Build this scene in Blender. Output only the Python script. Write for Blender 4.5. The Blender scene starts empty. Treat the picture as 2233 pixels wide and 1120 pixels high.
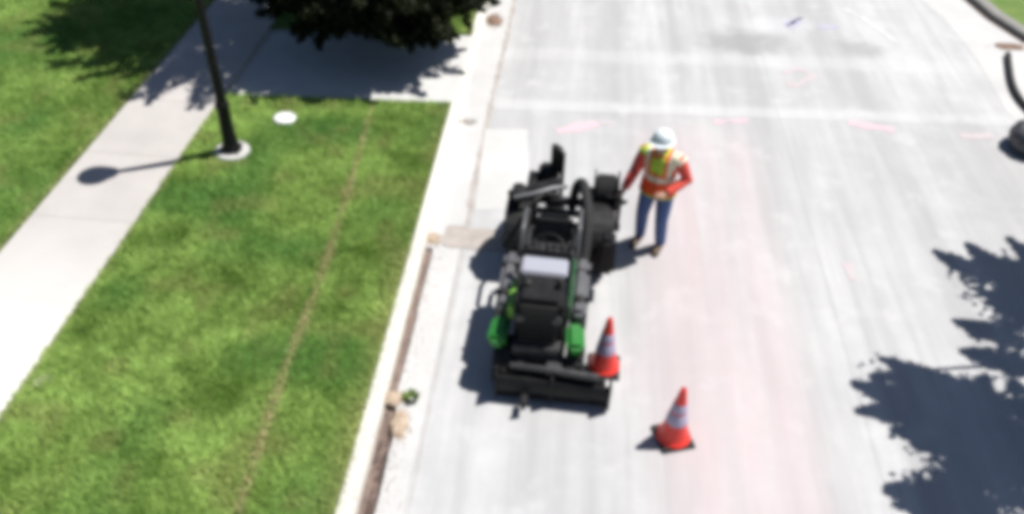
import bpy, bmesh, math, random
import numpy as np
from mathutils import Vector, Matrix, noise
R = math.radians
random.seed(7); rng = np.random.default_rng(7)
sc = bpy.context.scene
col = sc.collection

# ------------------------------------------------------------ camera, sky, sun, exposure
CH, F_PX, PITCH, ROLL = 7.0, 1868.0, R(40.25), R(1.9)     # photo is 2233 x 1120
fwd = Vector((0, math.cos(PITCH), -math.sin(PITCH)))
rt0 = Vector((1, 0, 0)); up0 = rt0.cross(fwd)
rt = rt0*math.cos(ROLL) + up0*math.sin(ROLL)
up = -rt0*math.sin(ROLL) + up0*math.cos(ROLL)
cd = bpy.data.cameras.new('camera'); cam = bpy.data.objects.new('camera', cd); col.objects.link(cam)
M = Matrix((rt, up, -fwd)).transposed().to_4x4(); M.translation = (0, 0, CH)
cam.matrix_world = M
cd.sensor_width = 36; cd.lens = 36*F_PX/2233; cd.clip_end = 2000
sc.camera = cam
SUN_EL, SUN_AZ = R(62), math.atan2(.93, .36)
w = bpy.data.worlds.new('World'); sc.world = w; w.use_nodes = True
sky = w.node_tree.nodes.new('ShaderNodeTexSky'); sky.sky_type = 'NISHITA'; sky.sun_disc = False
sky.ozone_density = 3.5; sky.sun_elevation = SUN_EL; sky.sun_rotation = SUN_AZ
bg = w.node_tree.nodes['Background']; bg.inputs[1].default_value = 0.05
w.node_tree.links.new(sky.outputs[0], bg.inputs[0])
sl = bpy.data.lights.new('sun', 'SUN'); sl.energy = 5; sl.angle = R(.5); sl.color = (1, .965, .92)
so = bpy.data.objects.new('sun', sl); col.objects.link(so)
sd = Vector((math.sin(SUN_AZ)*math.cos(SUN_EL), math.cos(SUN_AZ)*math.cos(SUN_EL), math.sin(SUN_EL)))
so.rotation_euler = sd.to_track_quat('Z', 'Y').to_euler(); so.location = sd*40
sc.view_settings.view_transform = 'Standard'; sc.view_settings.look = 'None'
sc.view_settings.exposure = 0.30; sc.view_settings.gamma = 1
sc.cycles.pixel_filter_type = 'BLACKMAN_HARRIS'
sc.cycles.filter_width = 6.5          # the photograph is soft
sc.cycles.max_bounces = 6

def G(px, py, z=0.0):
    """point of the place seen at a pixel of the photograph, at height z"""
    d = fwd*F_PX + rt*(px-1116.5) - up*(py-560)
    t = (z-CH)/d.z
    return Vector((0, 0, CH)) + d*t

# ------------------------------------------------------------ helpers
def setp(o, label=None, cat=None, group=None, kind=None):
    for k, v in (('label', label), ('category', cat), ('group', group), ('kind', kind)):
        if v: o[k] = v
    return o
def empty(name, loc=(0,0,0), rz=0, **k):
    o = bpy.data.objects.new(name, None); col.objects.link(o); o.location = loc; o.rotation_euler[2] = rz
    o.empty_display_size = .2
    return setp(o, **k)
def link(name, me, parent=None, mats=()):
    o = bpy.data.objects.new(name, me); col.objects.link(o)
    for m in mats: me.materials.append(m)
    if parent is not None: o.parent = parent
    return o

class MB:
    def __init__(s): s.bm = bmesh.new()
    def _add(s, verts, faces):
        vs = [s.bm.verts.new(v) for v in verts]
        for f in faces:
            try: s.bm.faces.new([vs[i] for i in f])
            except ValueError: pass
        return s
    def box(s, c, size, rot=(0,0,0), bev=.012, taper=1.0, seg=2):
        b = bmesh.new(); bmesh.ops.create_cube(b, size=1)
        for v in b.verts:
            k = taper if v.co.z > 0 else 1
            v.co = Vector((v.co.x*size[0]*k, v.co.y*size[1]*k, v.co.z*size[2]))
        if bev: bmesh.ops.bevel(b, geom=b.edges[:], offset=min(bev, min(size)*.4), segments=seg, affect='EDGES')
        m = Matrix.Rotation(rot[2], 4, 'Z') @ Matrix.Rotation(rot[1], 4, 'Y') @ Matrix.Rotation(rot[0], 4, 'X')
        m.translation = c
        return s._merge(b, m)
    def _merge(s, b, m=None):
        if m is not None: bmesh.ops.transform(b, matrix=m, verts=b.verts)
        me = bpy.data.meshes.new('t'); b.to_mesh(me); b.free(); s.bm.from_mesh(me); bpy.data.meshes.remove(me)
        return s
    def tube(s, pts, rad, n=12, caps=True, ref=None, flat=None):
        """pts: path; rad: number or list; flat: list of (ra, rb) ellipse radii with ref = direction of ra"""
        pts = [Vector(p) for p in pts]
        if not isinstance(rad, (list, tuple)): rad = [rad]*len(pts)
        rings = []
        px = None
        for i, p in enumerate(pts):
            t = (pts[min(i+1, len(pts)-1)] - pts[max(i-1, 0)]).normalized()
            if ref is not None: x = Vector(ref)
            elif px is not None: x = px
            else: x = Vector((1, 0, 0)) if abs(t.x) < .8 else Vector((0, 1, 0))
            x = (x - t*x.dot(t)).normalized(); y = t.cross(x); px = x
            ra, rb = rad[i] if isinstance(rad[i], (tuple, list)) else (rad[i], rad[i])
            rings.append([p + x*ra*math.cos(a) + y*rb*math.sin(a) for a in [2*math.pi*k/n for k in range(n)]])
        vs = [v for r in rings for v in r]
        fs = [(i*n+k, i*n+(k+1) % n, (i+1)*n+(k+1) % n, (i+1)*n+k) for i in range(len(rings)-1) for k in range(n)]
        if caps: fs += [tuple(range(n))[::-1], tuple((len(rings)-1)*n+k for k in range(n))]
        return s._add(vs, fs)
    def cyl(s, a, b, r, n=20, bev=0): return s.tube([a, b], r, n)
    def lathe(s, prof, c=(0,0,0), axis=(0,0,1), n=32, sq=None):
        """prof: list of (radius, height along axis)"""
        q = Vector((0,0,1)).rotation_difference(Vector(axis).normalized())
        vs, fs = [], []
        for r, h in prof:
            for k in range(n):
                a = 2*math.pi*k/n
                vs.append(Vector(c) + q @ Vector((r*math.cos(a), r*math.sin(a), h)))
        for i in range(len(prof)-1):
            for k in range(n): fs.append((i*n+k, i*n+(k+1) % n, (i+1)*n+(k+1) % n, (i+1)*n+k))
        if prof[0][0] > 1e-4: fs.append(tuple(range(n))[::-1])
        if prof[-1][0] > 1e-4: fs.append(tuple((len(prof)-1)*n+k for k in range(n)))
        return s._add(vs, fs)
    def ball(s, c, r, sc_=(1,1,1), n=16):
        b = bmesh.new(); bmesh.ops.create_uvsphere(b, u_segments=n, v_segments=n//2+2, radius=r)
        return s._merge(b, Matrix.Translation(c) @ Matrix.Diagonal((*sc_, 1)))
    def prism(s, outline, z0, z1):
        n = len(outline)
        vs = [(x, y, z0) for x, y in outline] + [(x, y, z1) for x, y in outline]
        fs = [tuple(range(n))[::-1], tuple(range(n, 2*n))] + [(i, (i+1) % n, n+(i+1) % n, n+i) for i in range(n)]
        return s._add(vs, fs)
    def build(s, name, mat, parent=None, smooth=40, wear=0):
        if wear:
            for v in s.bm.verts: v.co += noise.noise_vector(v.co*9)*wear
        bmesh.ops.remove_doubles(s.bm, verts=s.bm.verts, dist=1e-5)
        bmesh.ops.recalc_face_normals(s.bm, faces=s.bm.faces)
        me = bpy.data.meshes.new(name); s.bm.to_mesh(me); s.bm.free()
        o = link(name, me, parent, mat if isinstance(mat, (list, tuple)) else [mat])
        if smooth:
            for p in me.polygons: p.use_smooth = True
            me.set_sharp_from_angle(angle=R(smooth))
        return o

# ---- node materials
class NT:
    def __init__(s, name):
        s.m = bpy.data.materials.new(name); s.m.use_nodes = True; s.t = s.m.node_tree
        s.b = s.t.nodes['Principled BSDF']
    def n(s, typ, **kw):
        n = s.t.nodes.new(typ)
        for k, v in kw.items(): setattr(n, k, v)
        return n
    def l(s, a, b): s.t.links.new(a, b)
    def coord(s, scale=(1,1,1), kind='Object', loc=(0,0,0), rot=(0,0,0)):
        if kind == 'World': src = s.n('ShaderNodeNewGeometry').outputs['Position']
        else: src = s.n('ShaderNodeTexCoord').outputs[kind]
        mp = s.n('ShaderNodeMapping'); mp.inputs['Scale'].default_value = scale; mp.inputs['Location'].default_value = loc
        mp.inputs['Rotation'].default_value = rot
        s.l(src, mp.inputs[0]); return mp.outputs[0]
    def noise(s, scale, detail=4, rough=.6, vec=None, dist=0):
        n = s.n('ShaderNodeTexNoise'); n.inputs['Scale'].default_value = scale; n.inputs['Detail'].default_value = detail
        n.inputs['Roughness'].default_value = rough; n.inputs['Distortion'].default_value = dist
        if vec is not None: s.l(vec, n.inputs['Vector'])
        return n.outputs['Fac']
    def ramp(s, fac, stops):
        r = s.n('ShaderNodeValToRGB'); e = r.color_ramp.elements
        while len(e) < len(stops): e.new(.5)
        for el, (p, c) in zip(e, stops):
            el.position = p; el.color = (*c, 1) if isinstance(c, (tuple, list)) else (c, c, c, 1)
        s.l(fac, r.inputs[0]); return r.outputs[0]
    def mix(s, fac, a, b, mode='MIX'):
        n = s.n('ShaderNodeMix', data_type='RGBA', blend_type=mode)
        for v, i in ((fac, 0), (a, 6), (b, 7)):
            if hasattr(v, 'links') or hasattr(v, 'is_linked'): s.l(v, n.inputs[i])
            elif i == 0: n.inputs[0].default_value = v
            else: n.inputs[i].default_value = (*v, 1) if isinstance(v, (tuple, list)) else (v, v, v, 1)
        return n.outputs[2]
    def math(s, op, a, b=0.0, clamp=False):
        n = s.n('ShaderNodeMath', operation=op, use_clamp=clamp)
        for v, i in ((a, 0), (b, 1)):
            if isinstance(v, (int, float)): n.inputs[i].default_value = v
            else: s.l(v, n.inputs[i])
        return n.outputs[0]
    def bump(s, h, strength=.3, dist=.01):
        b = s.n('ShaderNodeBump'); b.inputs['Strength'].default_value = strength; b.inputs['Distance'].default_value = dist
        s.l(h, b.inputs['Height']); s.l(b.outputs[0], s.b.inputs['Normal'])
    def out(s, colr, rough=.8, metal=0):
        if isinstance(colr, (tuple, list)): s.b.inputs['Base Color'].default_value = (*colr, 1)
        else: s.l(colr, s.b.inputs['Base Color'])
        if isinstance(rough, (int, float)): s.b.inputs['Roughness'].default_value = rough
        else: s.l(rough, s.b.inputs['Roughness'])
        s.b.inputs['Metallic'].default_value = metal
        return s.m
def paint(name, c, rough=.45, metal=0, dirt=.25, dirtc=(.22,.2,.18), scale=6, bump=.15):
    t = NT(name); v = t.coord()
    n1 = t.noise(scale, 6, .65, v)
    d = t.ramp(n1, [(.48, 0.), (.72, 1.)])
    base = t.mix(t.math('MULTIPLY', d, dirt), c, dirtc)
    base = t.mix(.25, base, t.mix(t.noise(scale*7, 3, .5, v), tuple(x*.6 for x in c), tuple(min(1, x*1.3) for x in c)))
    rr = t.math('ADD', t.math('MULTIPLY', n1, .35), rough-.15)
    t.bump(t.noise(scale*10, 4, .6, v), bump, .004)
    return t.out(base, rr, metal)

def concrete(name, c, dark=.82, light=1.08, streak=None, scale=1.0, tint=None):
    t = NT(name); v = t.coord(kind='World')
    big = t.noise(.9*scale, 6, .65, v); mid = t.noise(5*scale, 6, .7, v); fine = t.noise(60, 4, .7, v)
    colr = t.mix(t.ramp(big, [(.3, 0.), (.7, 1.)]), tuple(x*dark for x in c), tuple(x*light for x in c))
    colr = t.mix(t.math('MULTIPLY', t.ramp(mid, [(.35, 1.), (.6, 0.)]), .22), colr, tuple(x*.78 for x in c))
    colr = t.mix(t.math('MULTIPLY', t.ramp(fine, [(.3, 1.), (.55, 0.)]), .35), colr, tuple(x*.72 for x in c))
    t.bump(fine, .35, .004)
    t.b.inputs['Specular IOR Level'].default_value = .25
    return t, colr

# ------------------------------------------------------------ street frame: u across (to the right), v along
SO = Vector((-1.36, 7.0, 0)); SA = R(3.9)
dv = Vector((math.sin(SA), math.cos(SA), 0)); du = Vector((math.cos(SA), -math.sin(SA), 0))
def S2(u, y, z=0.0): return S(u, 7+(y-7+math.sin(SA)*u)/math.cos(SA), z)
def S(u, v, z=0.0): return SO + du*u + dv*(v-7.0) + Vector((0, 0, z))

def road_material():
    t, c = concrete('street_concrete', (.55,.55,.55), .86, 1.06)
    # world position along / across the street
    v = t.coord(kind='World', rot=(0,0,0))
    sepr = t.n('ShaderNodeSeparateXYZ'); 
    mp = t.n('ShaderNodeMapping'); mp.vector_type = 'POINT'; mp.inputs['Rotation'].default_value = (0, 0, SA)
    t.l(v, mp.inputs[0]); t.l(mp.outputs[0], sepr.inputs[0])
    X, Y = sepr.outputs[0], sepr.outputs[1]
    sv = t.n('ShaderNodeMapping'); sv.inputs['Scale'].default_value = (1.55, .10, 1); t.l(mp.outputs[0], sv.inputs[0])
    st = t.noise(1.0, 5, .6, sv.outputs[0], .15)
    c = t.mix(t.ramp(st, [(.36, .8), (.62, 0.)]), c, (.37,.37,.373))
    sv2 = t.n('ShaderNodeMapping'); sv2.inputs['Scale'].default_value = (5.5, .3, 1); t.l(mp.outputs[0], sv2.inputs[0])
    st2 = t.noise(1.0, 4, .6, sv2.outputs[0], .1)
    c = t.mix(t.ramp(st2, [(.35, .35), (.55, 0.)]), c, (.35,.35,.355))
    # cloudy worn blotches
    bl = t.noise(1.7, 5, .62, v)
    c = t.mix(t.ramp(bl, [(.55, 0.), (.72, .5)]), c, (.60,.60,.60))
    # pink marking dust worn into a wheel path
    def band(axis, c0, hw, soft):
        d = t.math('ABSOLUTE', t.math('SUBTRACT', axis, c0))
        mr = t.n('ShaderNodeMapRange'); mr.interpolation_type = 'SMOOTHSTEP'
        mr.inputs[1].default_value = hw; mr.inputs[2].default_value = hw+soft; mr.inputs[3].default_value = 1; mr.inputs[4].default_value = 0
        t.l(d, mr.inputs[0]); return mr.outputs[0]
    pb = t.math('MULTIPLY', band(X, 1.95, .45, .75), t.ramp(t.noise(1.3, 5, .6, sv.outputs[0]), [(.35, .25), (.6, 1.)]))
    pb = t.math('MULTIPLY', pb, band(Y, 6.5, 4.2, 1.6))
    c = t.mix(t.math('MULTIPLY', pb, .40), c, (.60,.44,.455))
    # pale grout bands across the street at the slab joints
    wob = t.math('MULTIPLY', t.math('SUBTRACT', t.noise(2.2, 3, .5, v), .5), .12)
    sw_ = t.n('ShaderNodeSeparateXYZ'); t.l(v, sw_.inputs[0]); Y0 = Y; Y = sw_.outputs[1]
    Yw = t.math('ADD', Y, wob)
    for y0, hw, k in ((12.05, .04, .32), (13.8, .10, .20), (17.6, .06, .3), (4.0, .03, .2)):
        c = t.mix(t.math('MULTIPLY', band(Yw, y0+.0, hw, .22), k), c, (.66,.66,.66))
    # dark hairline saw cuts
    for y0 in (11.86, 3.6, 16.1):
        c = t.mix(t.math('MULTIPLY', band(Y, y0, .004, .006), .55), c, (.2,.2,.2))
    for x0 in (3.35, 6.7):
        c = t.mix(t.math('MULTIPLY', band(X, x0, .004, .006), .4), c, (.22,.22,.22))
    # grey wet stain up the street
    def spot(cx, cy, rx, ry, k, colr, c):
        m2 = t.n('ShaderNodeMapping'); m2.vector_type = 'TEXTURE'; m2.inputs['Location'].default_value = (cx, cy, 0)
        m2.inputs['Scale'].default_value = (rx, ry, 1); t.l(v, m2.inputs[0])
        vl = t.n('ShaderNodeVectorMath', operation='LENGTH')
        sx = t.n('ShaderNodeVectorMath', operation='MULTIPLY'); sx.inputs[1].default_value = (1, 1, 0)
        t.l(m2.outputs[0], sx.inputs[0]); t.l(sx.outputs[0], vl.inputs[0])
        d = t.math('ADD', vl.outputs[1+0] if False else vl.outputs['Value'], t.math('MULTIPLY', t.math('SUBTRACT', t.noise(2.6, 5, .65, v), .5), 1.6))
        mr = t.n('ShaderNodeMapRange'); mr.interpolation_type = 'SMOOTHSTEP'
        mr.inputs[1].default_value = .35; mr.inputs[2].default_value = 1.05; mr.inputs[3].default_value = k; mr.inputs[4].default_value = 0
        t.l(d, mr.inputs[0]); return t.mix(mr.outputs[0], c, colr)
    c = spot(4.1, 14.5, 1.0, .65, .7, (.28,.28,.28), c)
    c = spot(4.9, 15.3, .9, .5, .3, (.68,.68,.69), c)
    c = spot(6.2, 14.4, .6, .4, .6, (.31,.31,.31), c)
    c = spot(7.0, 10.6, 1.0, 2.2, .45, (.33,.33,.33), c)
    return t.out(c, .85)
M_ROAD = road_material()
t, c = concrete('curb_concrete', (.68,.66,.60), .92, 1.05); M_CURB = t.out(c, .85)
t, c = concrete('gutter_concrete', (.58,.575,.565), .88, 1.06); M_GUT = t.out(c, .85)
t, c = concrete('apron_concrete', (.60,.595,.58), .88, 1.05); M_APR = t.out(c, .85)
def walk_material():
    t, c = concrete('sidewalk_concrete', (.49,.465,.445), .88, 1.12, scale=.6)
    v = t.coord(kind='World'); m2 = t.n('ShaderNodeMapping'); m2.inputs['Rotation'].default_value = (0,0,SA); t.l(v, m2.inputs[0])
    s2 = t.n('ShaderNodeSeparateXYZ'); t.l(m2.outputs[0], s2.inputs[0])
    jy = t.math('ABSOLUTE', t.math('SUBTRACT', t.math('FRACT', t.math('DIVIDE', s2.outputs[1], 1.5)), .5))
    c = t.mix(t.math('MULTIPLY', t.math('LESS_THAN', jy, .006), .55), c, (.2,.18,.16))
    # paler towards the camera end
    mr = t.n('ShaderNodeMapRange'); mr.inputs[1].default_value = 8.9; mr.inputs[2].default_value = 6.4; mr.inputs[3].default_value = 0; mr.inputs[4].default_value = .8
    t.l(t.math('ADD', s2.outputs[1], t.math('MULTIPLY', t.noise(1.2, 4, .6, v), .8)), mr.inputs[0])
    c = t.mix(mr.outputs[0], c, (.66,.65,.62))
    return t.out(c, .85)
M_WALK = walk_material()
def soil_material(name, a, b, sc_=9):
    t = NT(name); v = t.coord(kind='World'); n = t.noise(sc_, 8, .7, v)
    c = t.mix(t.ramp(n, [(.35, 0.), (.65, 1.)]), a, b); t.bump(t.noise(40, 5, .7, v), .8, .02)
    return t.out(c, .95)
M_SOIL = soil_material('trench_soil', (.14,.10,.085), (.27,.20,.17))
M_SOILD = soil_material('dark_trench_soil', (.055,.042,.036), (.14,.10,.085))  # darker brown version of the trench soil, for the trench strips
M_FILL = soil_material('backfill_grout', (.36,.32,.29), (.50,.455,.42), 5)
M_DIRT = soil_material('loose_tan_dirt', (.45,.33,.23), (.58,.48,.37), 14)
M_DIRTB = soil_material('loose_brown_dirt', (.16,.10,.075), (.33,.22,.16), 14)
M_TURF = soil_material('lawn_soil', (.10,.17,.035), (.17,.25,.06), 3)

def sheet(name, rows, mat, z, thick=.3, kind='structure', sub=1):
    """rows of (left, right) points -> slab with skirts"""
    m = MB(); bm = m.bm; top = []
    for a, b in rows:
        top.append([bm.verts.new((a[0]+(b[0]-a[0])*k/sub, a[1]+(b[1]-a[1])*k/sub, z)) for k in range(sub+1)])
    for i in range(len(top)-1):
        for k in range(sub): bm.faces.new((top[i][k], top[i][k+1], top[i+1][k+1], top[i+1][k]))
    if thick:
        r = bmesh.ops.extrude_edge_only(bm, edges=[e for e in bm.edges if e.is_boundary])
        for e in r['geom']:
            if isinstance(e, bmesh.types.BMVert): e.co.z -= thick
    o = m.build(name, mat, smooth=0)
    return setp(o, kind=kind)

# ground to the horizon
m = MB(); m._add([(-400,-400,-.3),(400,-400,-.3),(400,500,-.3),(-400,500,-.3)], [(0,1,2,3)])
setp(m.build('ground', M_TURF, smooth=0), kind='structure')
LZ = .09       # lawn level
VN, VF = -12, 90
# curb (left): top slab with rounded nose, u 0 .. .155, height .12; interrupted by the apron
def curb(name, v0, v1, u0=0., z=.12, w_=.155, side=1, step=.6):
    prof = [(0,-.2),(0,z),(.10,z+.002),(.135,z-.008),(.15,z-.03),(.158,-.2)]
    m = MB(); n = max(2, int((v1-v0)/step)); rows = []
    for i in range(n+1):
        v = v0+(v1-v0)*i/n
        rows.append([m.bm.verts.new(S(u0+side*pu, v, pz)) for pu, pz in prof])
    for a, b in zip(rows, rows[1:]):
        for k in range(len(prof)-1): m.bm.faces.new((a[k], a[k+1], b[k+1], b[k]))
    m.bm.faces.new(rows[0]); m.bm.faces.new(rows[-1][::-1])
    return setp(m.build(name, M_CURB, smooth=50), kind='structure')
AP0, AP1 = 11.92, 14.35            # apron extent along the street
curb('curb', VN, AP0); curb('curb', AP1+.25, VF)
# low apron nose
m = MB(); rows = []
for v, z in ((AP0, .12), (AP0+.3, .03), (AP1-.05, .03), (AP1+.25, .12)):
    rows.append([m.bm.verts.new(S(u, v, zz)) for u, zz in ((0,-.2),(0,z),(.12,z),(.158,max(z-.03,.012)),(.158,-.2))])
for a, b in zip(rows, rows[1:]):
    for k in range(4): m.bm.faces.new((a[k], a[k+1], b[k+1], b[k]))
setp(m.build('curb', M_CURB, smooth=30), kind='structure')
# trench: open cut beside the curb up to v=8.45
TE = 8.42
sheet('trench', [(S(.10, VN), S(.34, VN)), (S(.10, TE), S(.34, TE))], M_SOILD, -.085, 0)
m = MB(); bm = m.bm; g = []; nv = 200
for i in range(nv+1):
    v = 2.5+(TE-2.5)*i/nv
    z0 = -.055 if v > 5.9 else -.085
    g.append([bm.verts.new(S(.157+.18*k/5, v, z0 + .035*noise.noise(Vector((v*3, k*.7, 0))) + .02*noise.noise(Vector((v*14, k*2, 4))) + .02*(abs(k-2.5)/2.5)**2)) for k in range(6)])
for a, b in zip(g, g[1:]):
    for k in range(5): bm.faces.new((a[k], a[k+1], b[k+1], b[k]))
setp(m.build('soil', M_SOIL, smooth=60), kind='structure')
# gutter pan
def jag(u, v, amp=.006): return u + amp*noise.noise(Vector((v*5, u*9, 1.3)))
vs_ = [VN, 0] + [2+.12*i for i in range(int((TE-2)/.12))] + [TE]
sheet('gutter', [(S(jag(.262+.07*min(1,max(0,(5.95-v)*2.5)), v, .012), v), S(.60, v)) for v in vs_], M_GUT, 0)
sheet('gutter', [(S(.159, TE), S(.60, TE)), (S(.159, VF), S(.60, VF))], M_GUT, -.001)
# street slab
RU = 9.75
sheet('road', [(S(.604, v), S(RU, v)) for v in (VN, 0, 8, 16, 30, VF)], M_ROAD, 0, sub=4)
# grout line along the gutter seam up the street, and the patched band across
def strip(name, pts, wid, mat, z, kind='structure', jit=.01):
    m = MB(); bm = m.bm; prev = None; P = []
    for a, b in zip(pts, pts[1:]):
        a = Vector(a); b = Vector(b); n = max(1, int((b-a).length/.08))
        P += [a+(b-a)*i/n for i in range(n)]
    P.append(Vector(pts[-1]))
    for i, p in enumerate(P):
        t_ = (P[min(i+1, len(P)-1)]-P[max(i-1, 0)]).normalized(); s_ = Vector((-t_.y, t_.x, 0))
        wl = wid/2 + jit*noise.noise(p*6); wr = wid/2 + jit*noise.noise(p*6+Vector((9,9,9)))
        cur = (bm.verts.new((p+s_*wl).xy.to_3d()+Vector((0,0,z))), bm.verts.new((p-s_*wr).xy.to_3d()+Vector((0,0,z))))
        if prev: bm.faces.new((prev[0], prev[1], cur[1], cur[0]))
        prev = cur
    return setp(m.build(name, mat, smooth=0), kind=kind)
strip('grout_line', [S(.62, 8.95), S(.60, 10), S(.60, 12), S(.63, 14.2), S(.62, 30)], .07, M_FILL, .004, jit=.04)
strip('patch_band', [S(.36, 8.68), S(1.15, 8.66)], .42, M_FILL, .008, jit=.06)
strip('grout_line', [S(.64, VN), S(.64, 8.4)], .012, M_FILL, .004, jit=.008)

def poly_sheet(name, pts, mat, z, thick=.3):
    m = MB(); bm = m.bm; f = bm.faces.new([bm.verts.new((p[0], p[1], z)) for p in pts])
    if thick:
        r = bmesh.ops.extrude_edge_only(bm, edges=bm.edges[:])
        for e in r['geom']:
            if isinstance(e, bmesh.types.BMVert): e.co.z -= thick
    return setp(m.build(name, mat, smooth=0), kind='structure')
pt = [(-.52,9.22),(.24,9.26),(.20,10.2),(.17,11.3),(-.47,11.26),(-.50,10.2)]
poly_sheet('road_patch', pt, M_APR, .0045, 0)
# loose crumbs of spoil along the cut
cb = MB()
for k in range(2600):
    v = random.uniform(2.6, 8.7); u = .16+.09*(v < 5.9)+abs(random.gauss(.06, .13)) if random.random() < .75 else random.uniform(.0, .15)
    if .157 < u < .27 and v < TE: continue
    z = .122 if u < .155 else 0; q_ = random.uniform(.002, .009)**1.0; p = S(u, v, z)
    cb._add([p+Vector((-q_,-q_,0)), p+Vector((q_,-q_*.6,0)), p+Vector((q_*.3,q_,0)), p+Vector((0,0,q_*1.2))], [(0,1,3),(1,2,3),(2,0,3)])
setp(cb.build('dirt', M_DIRTB, smooth=0), 'fine loose spoil scattered along both sides of the cut', 'dirt', kind='stuff')
# apron between curb and sidewalk
SWR, SWL = -3.62, -4.98          # sidewalk edges (u)
sheet('driveway', [(S2(SWR, AP0), S2(-.001, AP0)), (S2(SWR, AP1), S2(-.001, AP1))], M_APR, LZ-.055)
# sidewalk
sheet('sidewalk', [(S(SWL+.00, v), S(SWR-.002, v)) for v in (VN, AP0, AP1, VF)], M_WALK, LZ)
# lawns
vs2 = [VN, 0, 3, 5, 7, 9, 11, AP0-.012]
sheet('lawn', [(S2(SWR+.004, v), S2(-.004, v)) for v in vs2], M_TURF, LZ-.02)
sheet('lawn', [(S2(SWR+.004, v), S2(-.004, v)) for v in (AP1+.012, 20, VF)], M_TURF, LZ-.02)
sheet('lawn', [(S(SWL-60, v), S(SWL-.004, v)) for v in (VN, 10, VF)], M_TURF, LZ-.02)
# right side: curb, trench, lawn, apron
RC = [G(2090, -10), G(2150, 42), G(2233, 96)]
RC = [RC[0] + (RC[0]-RC[1]).normalized()*25] + RC
nrm = Vector((1, .12, 0)).normalized()
def off(p, d): return Vector((p.x, p.y, 0)) + nrm*d
# gutter of bright concrete on the right
poly_sheet('gutter', [off(RC[0],-.9), off(RC[1],-.9), off(RC[2],-.85), G(2130,130), G(2195,245), S(9.35, 8), S(9.35, -12), S(10.8,-12), S(10.8, 8), off(RC[3],1.2), off(RC[3],-.02), off(RC[2],-.02), off(RC[1],-.02), off(RC[0],-.02)], M_GUT, .004, 0)
sheet('trench', [(off(p,-.02), off(p,.10)) for p in RC], M_SOILD, .006, 0)
m = MB()
rows = [[m.bm.verts.new(off(p, a)+Vector((0,0,z))) for a, z in ((.10,-.2),(.105,.10),(.13,.12),(.30,.125),(.302,-.2))] for p in RC]
for a, b in zip(rows, rows[1:]):
    for k in range(4): m.bm.faces.new((a[k], a[k+1], b[k+1], b[k]))
m.bm.faces.new(rows[0]); m.bm.faces.new(rows[-1][::-1])
t, c = concrete('old_curb_concrete', (.33,.32,.30), .8, 1.1); M_OLD = t.out(c, .9)
setp(m.build('curb', M_OLD, smooth=40), kind='structure')
poly_sheet('lawn', [off(RC[0],.31), off(RC[1],.31), off(RC[2],.31), off(RC[3],.31), off(RC[3],60), off(RC[0],60)], M_TURF, LZ)
poly_sheet('driveway', [S(9.9, 11.4), S(30, 11.4), off(RC[3],30)-Vector((0,.05,0)), off(RC[3],.31)-Vector((0,.05,0))], M_APR, .012)
poly_sheet('lawn', [S(10.3, VN), S(60, VN), S(60, 11.3), S(10.3, 11.3)], M_TURF, LZ)
sheet('curb', [(S(10.12, v), S(10.295, v)) for v in (VN, 0, 11.3)], M_CURB, .12)

# ------------------------------------------------------------ grass blades (uncountable)
def vnoise(x, y, s, seed):
    r = np.random.default_rng(seed); T = r.random((64, 64))
    u = x*s; v = y*s; i = np.floor(u).astype(int); j = np.floor(v).astype(int); fu = u-i; fv = v-j
    fu = fu*fu*(3-2*fu); fv = fv*fv*(3-2*fv)
    a = T[i % 64, j % 64]; b = T[(i+1) % 64, j % 64]; c_ = T[i % 64, (j+1) % 64]; d = T[(i+1) % 64, (j+1) % 64]
    return (a*(1-fu)+b*fu)*(1-fv) + (c_*(1-fu)+d*fu)*fv
def mesh_np(name, V, F, nper, cols=None, mats=()):
    me = bpy.data.meshes.new(name); nf = len(F)
    me.vertices.add(len(V)); me.vertices.foreach_set('co', V.astype(np.float32).ravel())
    me.loops.add(nf*nper); me.loops.foreach_set('vertex_index', F.astype(np.int32).ravel())
    me.polygons.add(nf); me.polygons.foreach_set('loop_start', (np.arange(nf)*nper).astype(np.int32))
    if cols is not None:
        a = me.color_attributes.new('tint', 'FLOAT_COLOR', 'POINT')
        a.data.foreach_set('color', np.concatenate([cols, np.ones((len(cols), 1))], 1).astype(np.float32).ravel())
    me.update(calc_edges=True)
    for m_ in mats: me.materials.append(m_)
    return me
def attr_leaf(name, rough=.55, trans=.25, spec=.3, tc=(.25,.35,.03)):
    t = NT(name); a = t.n('ShaderNodeAttribute'); a.attribute_name = 'tint'
    t.out(a.outputs['Color'], rough); t.b.inputs['Specular IOR Level'].default_value = spec
    tr = t.n('ShaderNodeBsdfTranslucent'); t.l(t.mix(.5, a.outputs['Color'], tc), tr.inputs[0])
    mx = t.n('ShaderNodeMixShader'); mx.inputs[0].default_value = trans
    t.l(t.b.outputs[0], mx.inputs[1]); t.l(tr.outputs[0], mx.inputs[2])
    t.l(mx.outputs[0], t.t.nodes['Material Output'].inputs['Surface'])
    return t.m
M_GRASS = attr_leaf('grass_blades', .6, .2, .3, (.20,.40,.05))
seam = np.array([(-2.25,11.73),(-2.25,9.21),(-2.30,7.39),(-2.39,6.09),(-2.42,4.51),(-2.45,2.5)])
def seam_dist(x, y):
    sx = np.interp(y, seam[::-1,1], seam[::-1,0]); return x - sx
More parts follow.
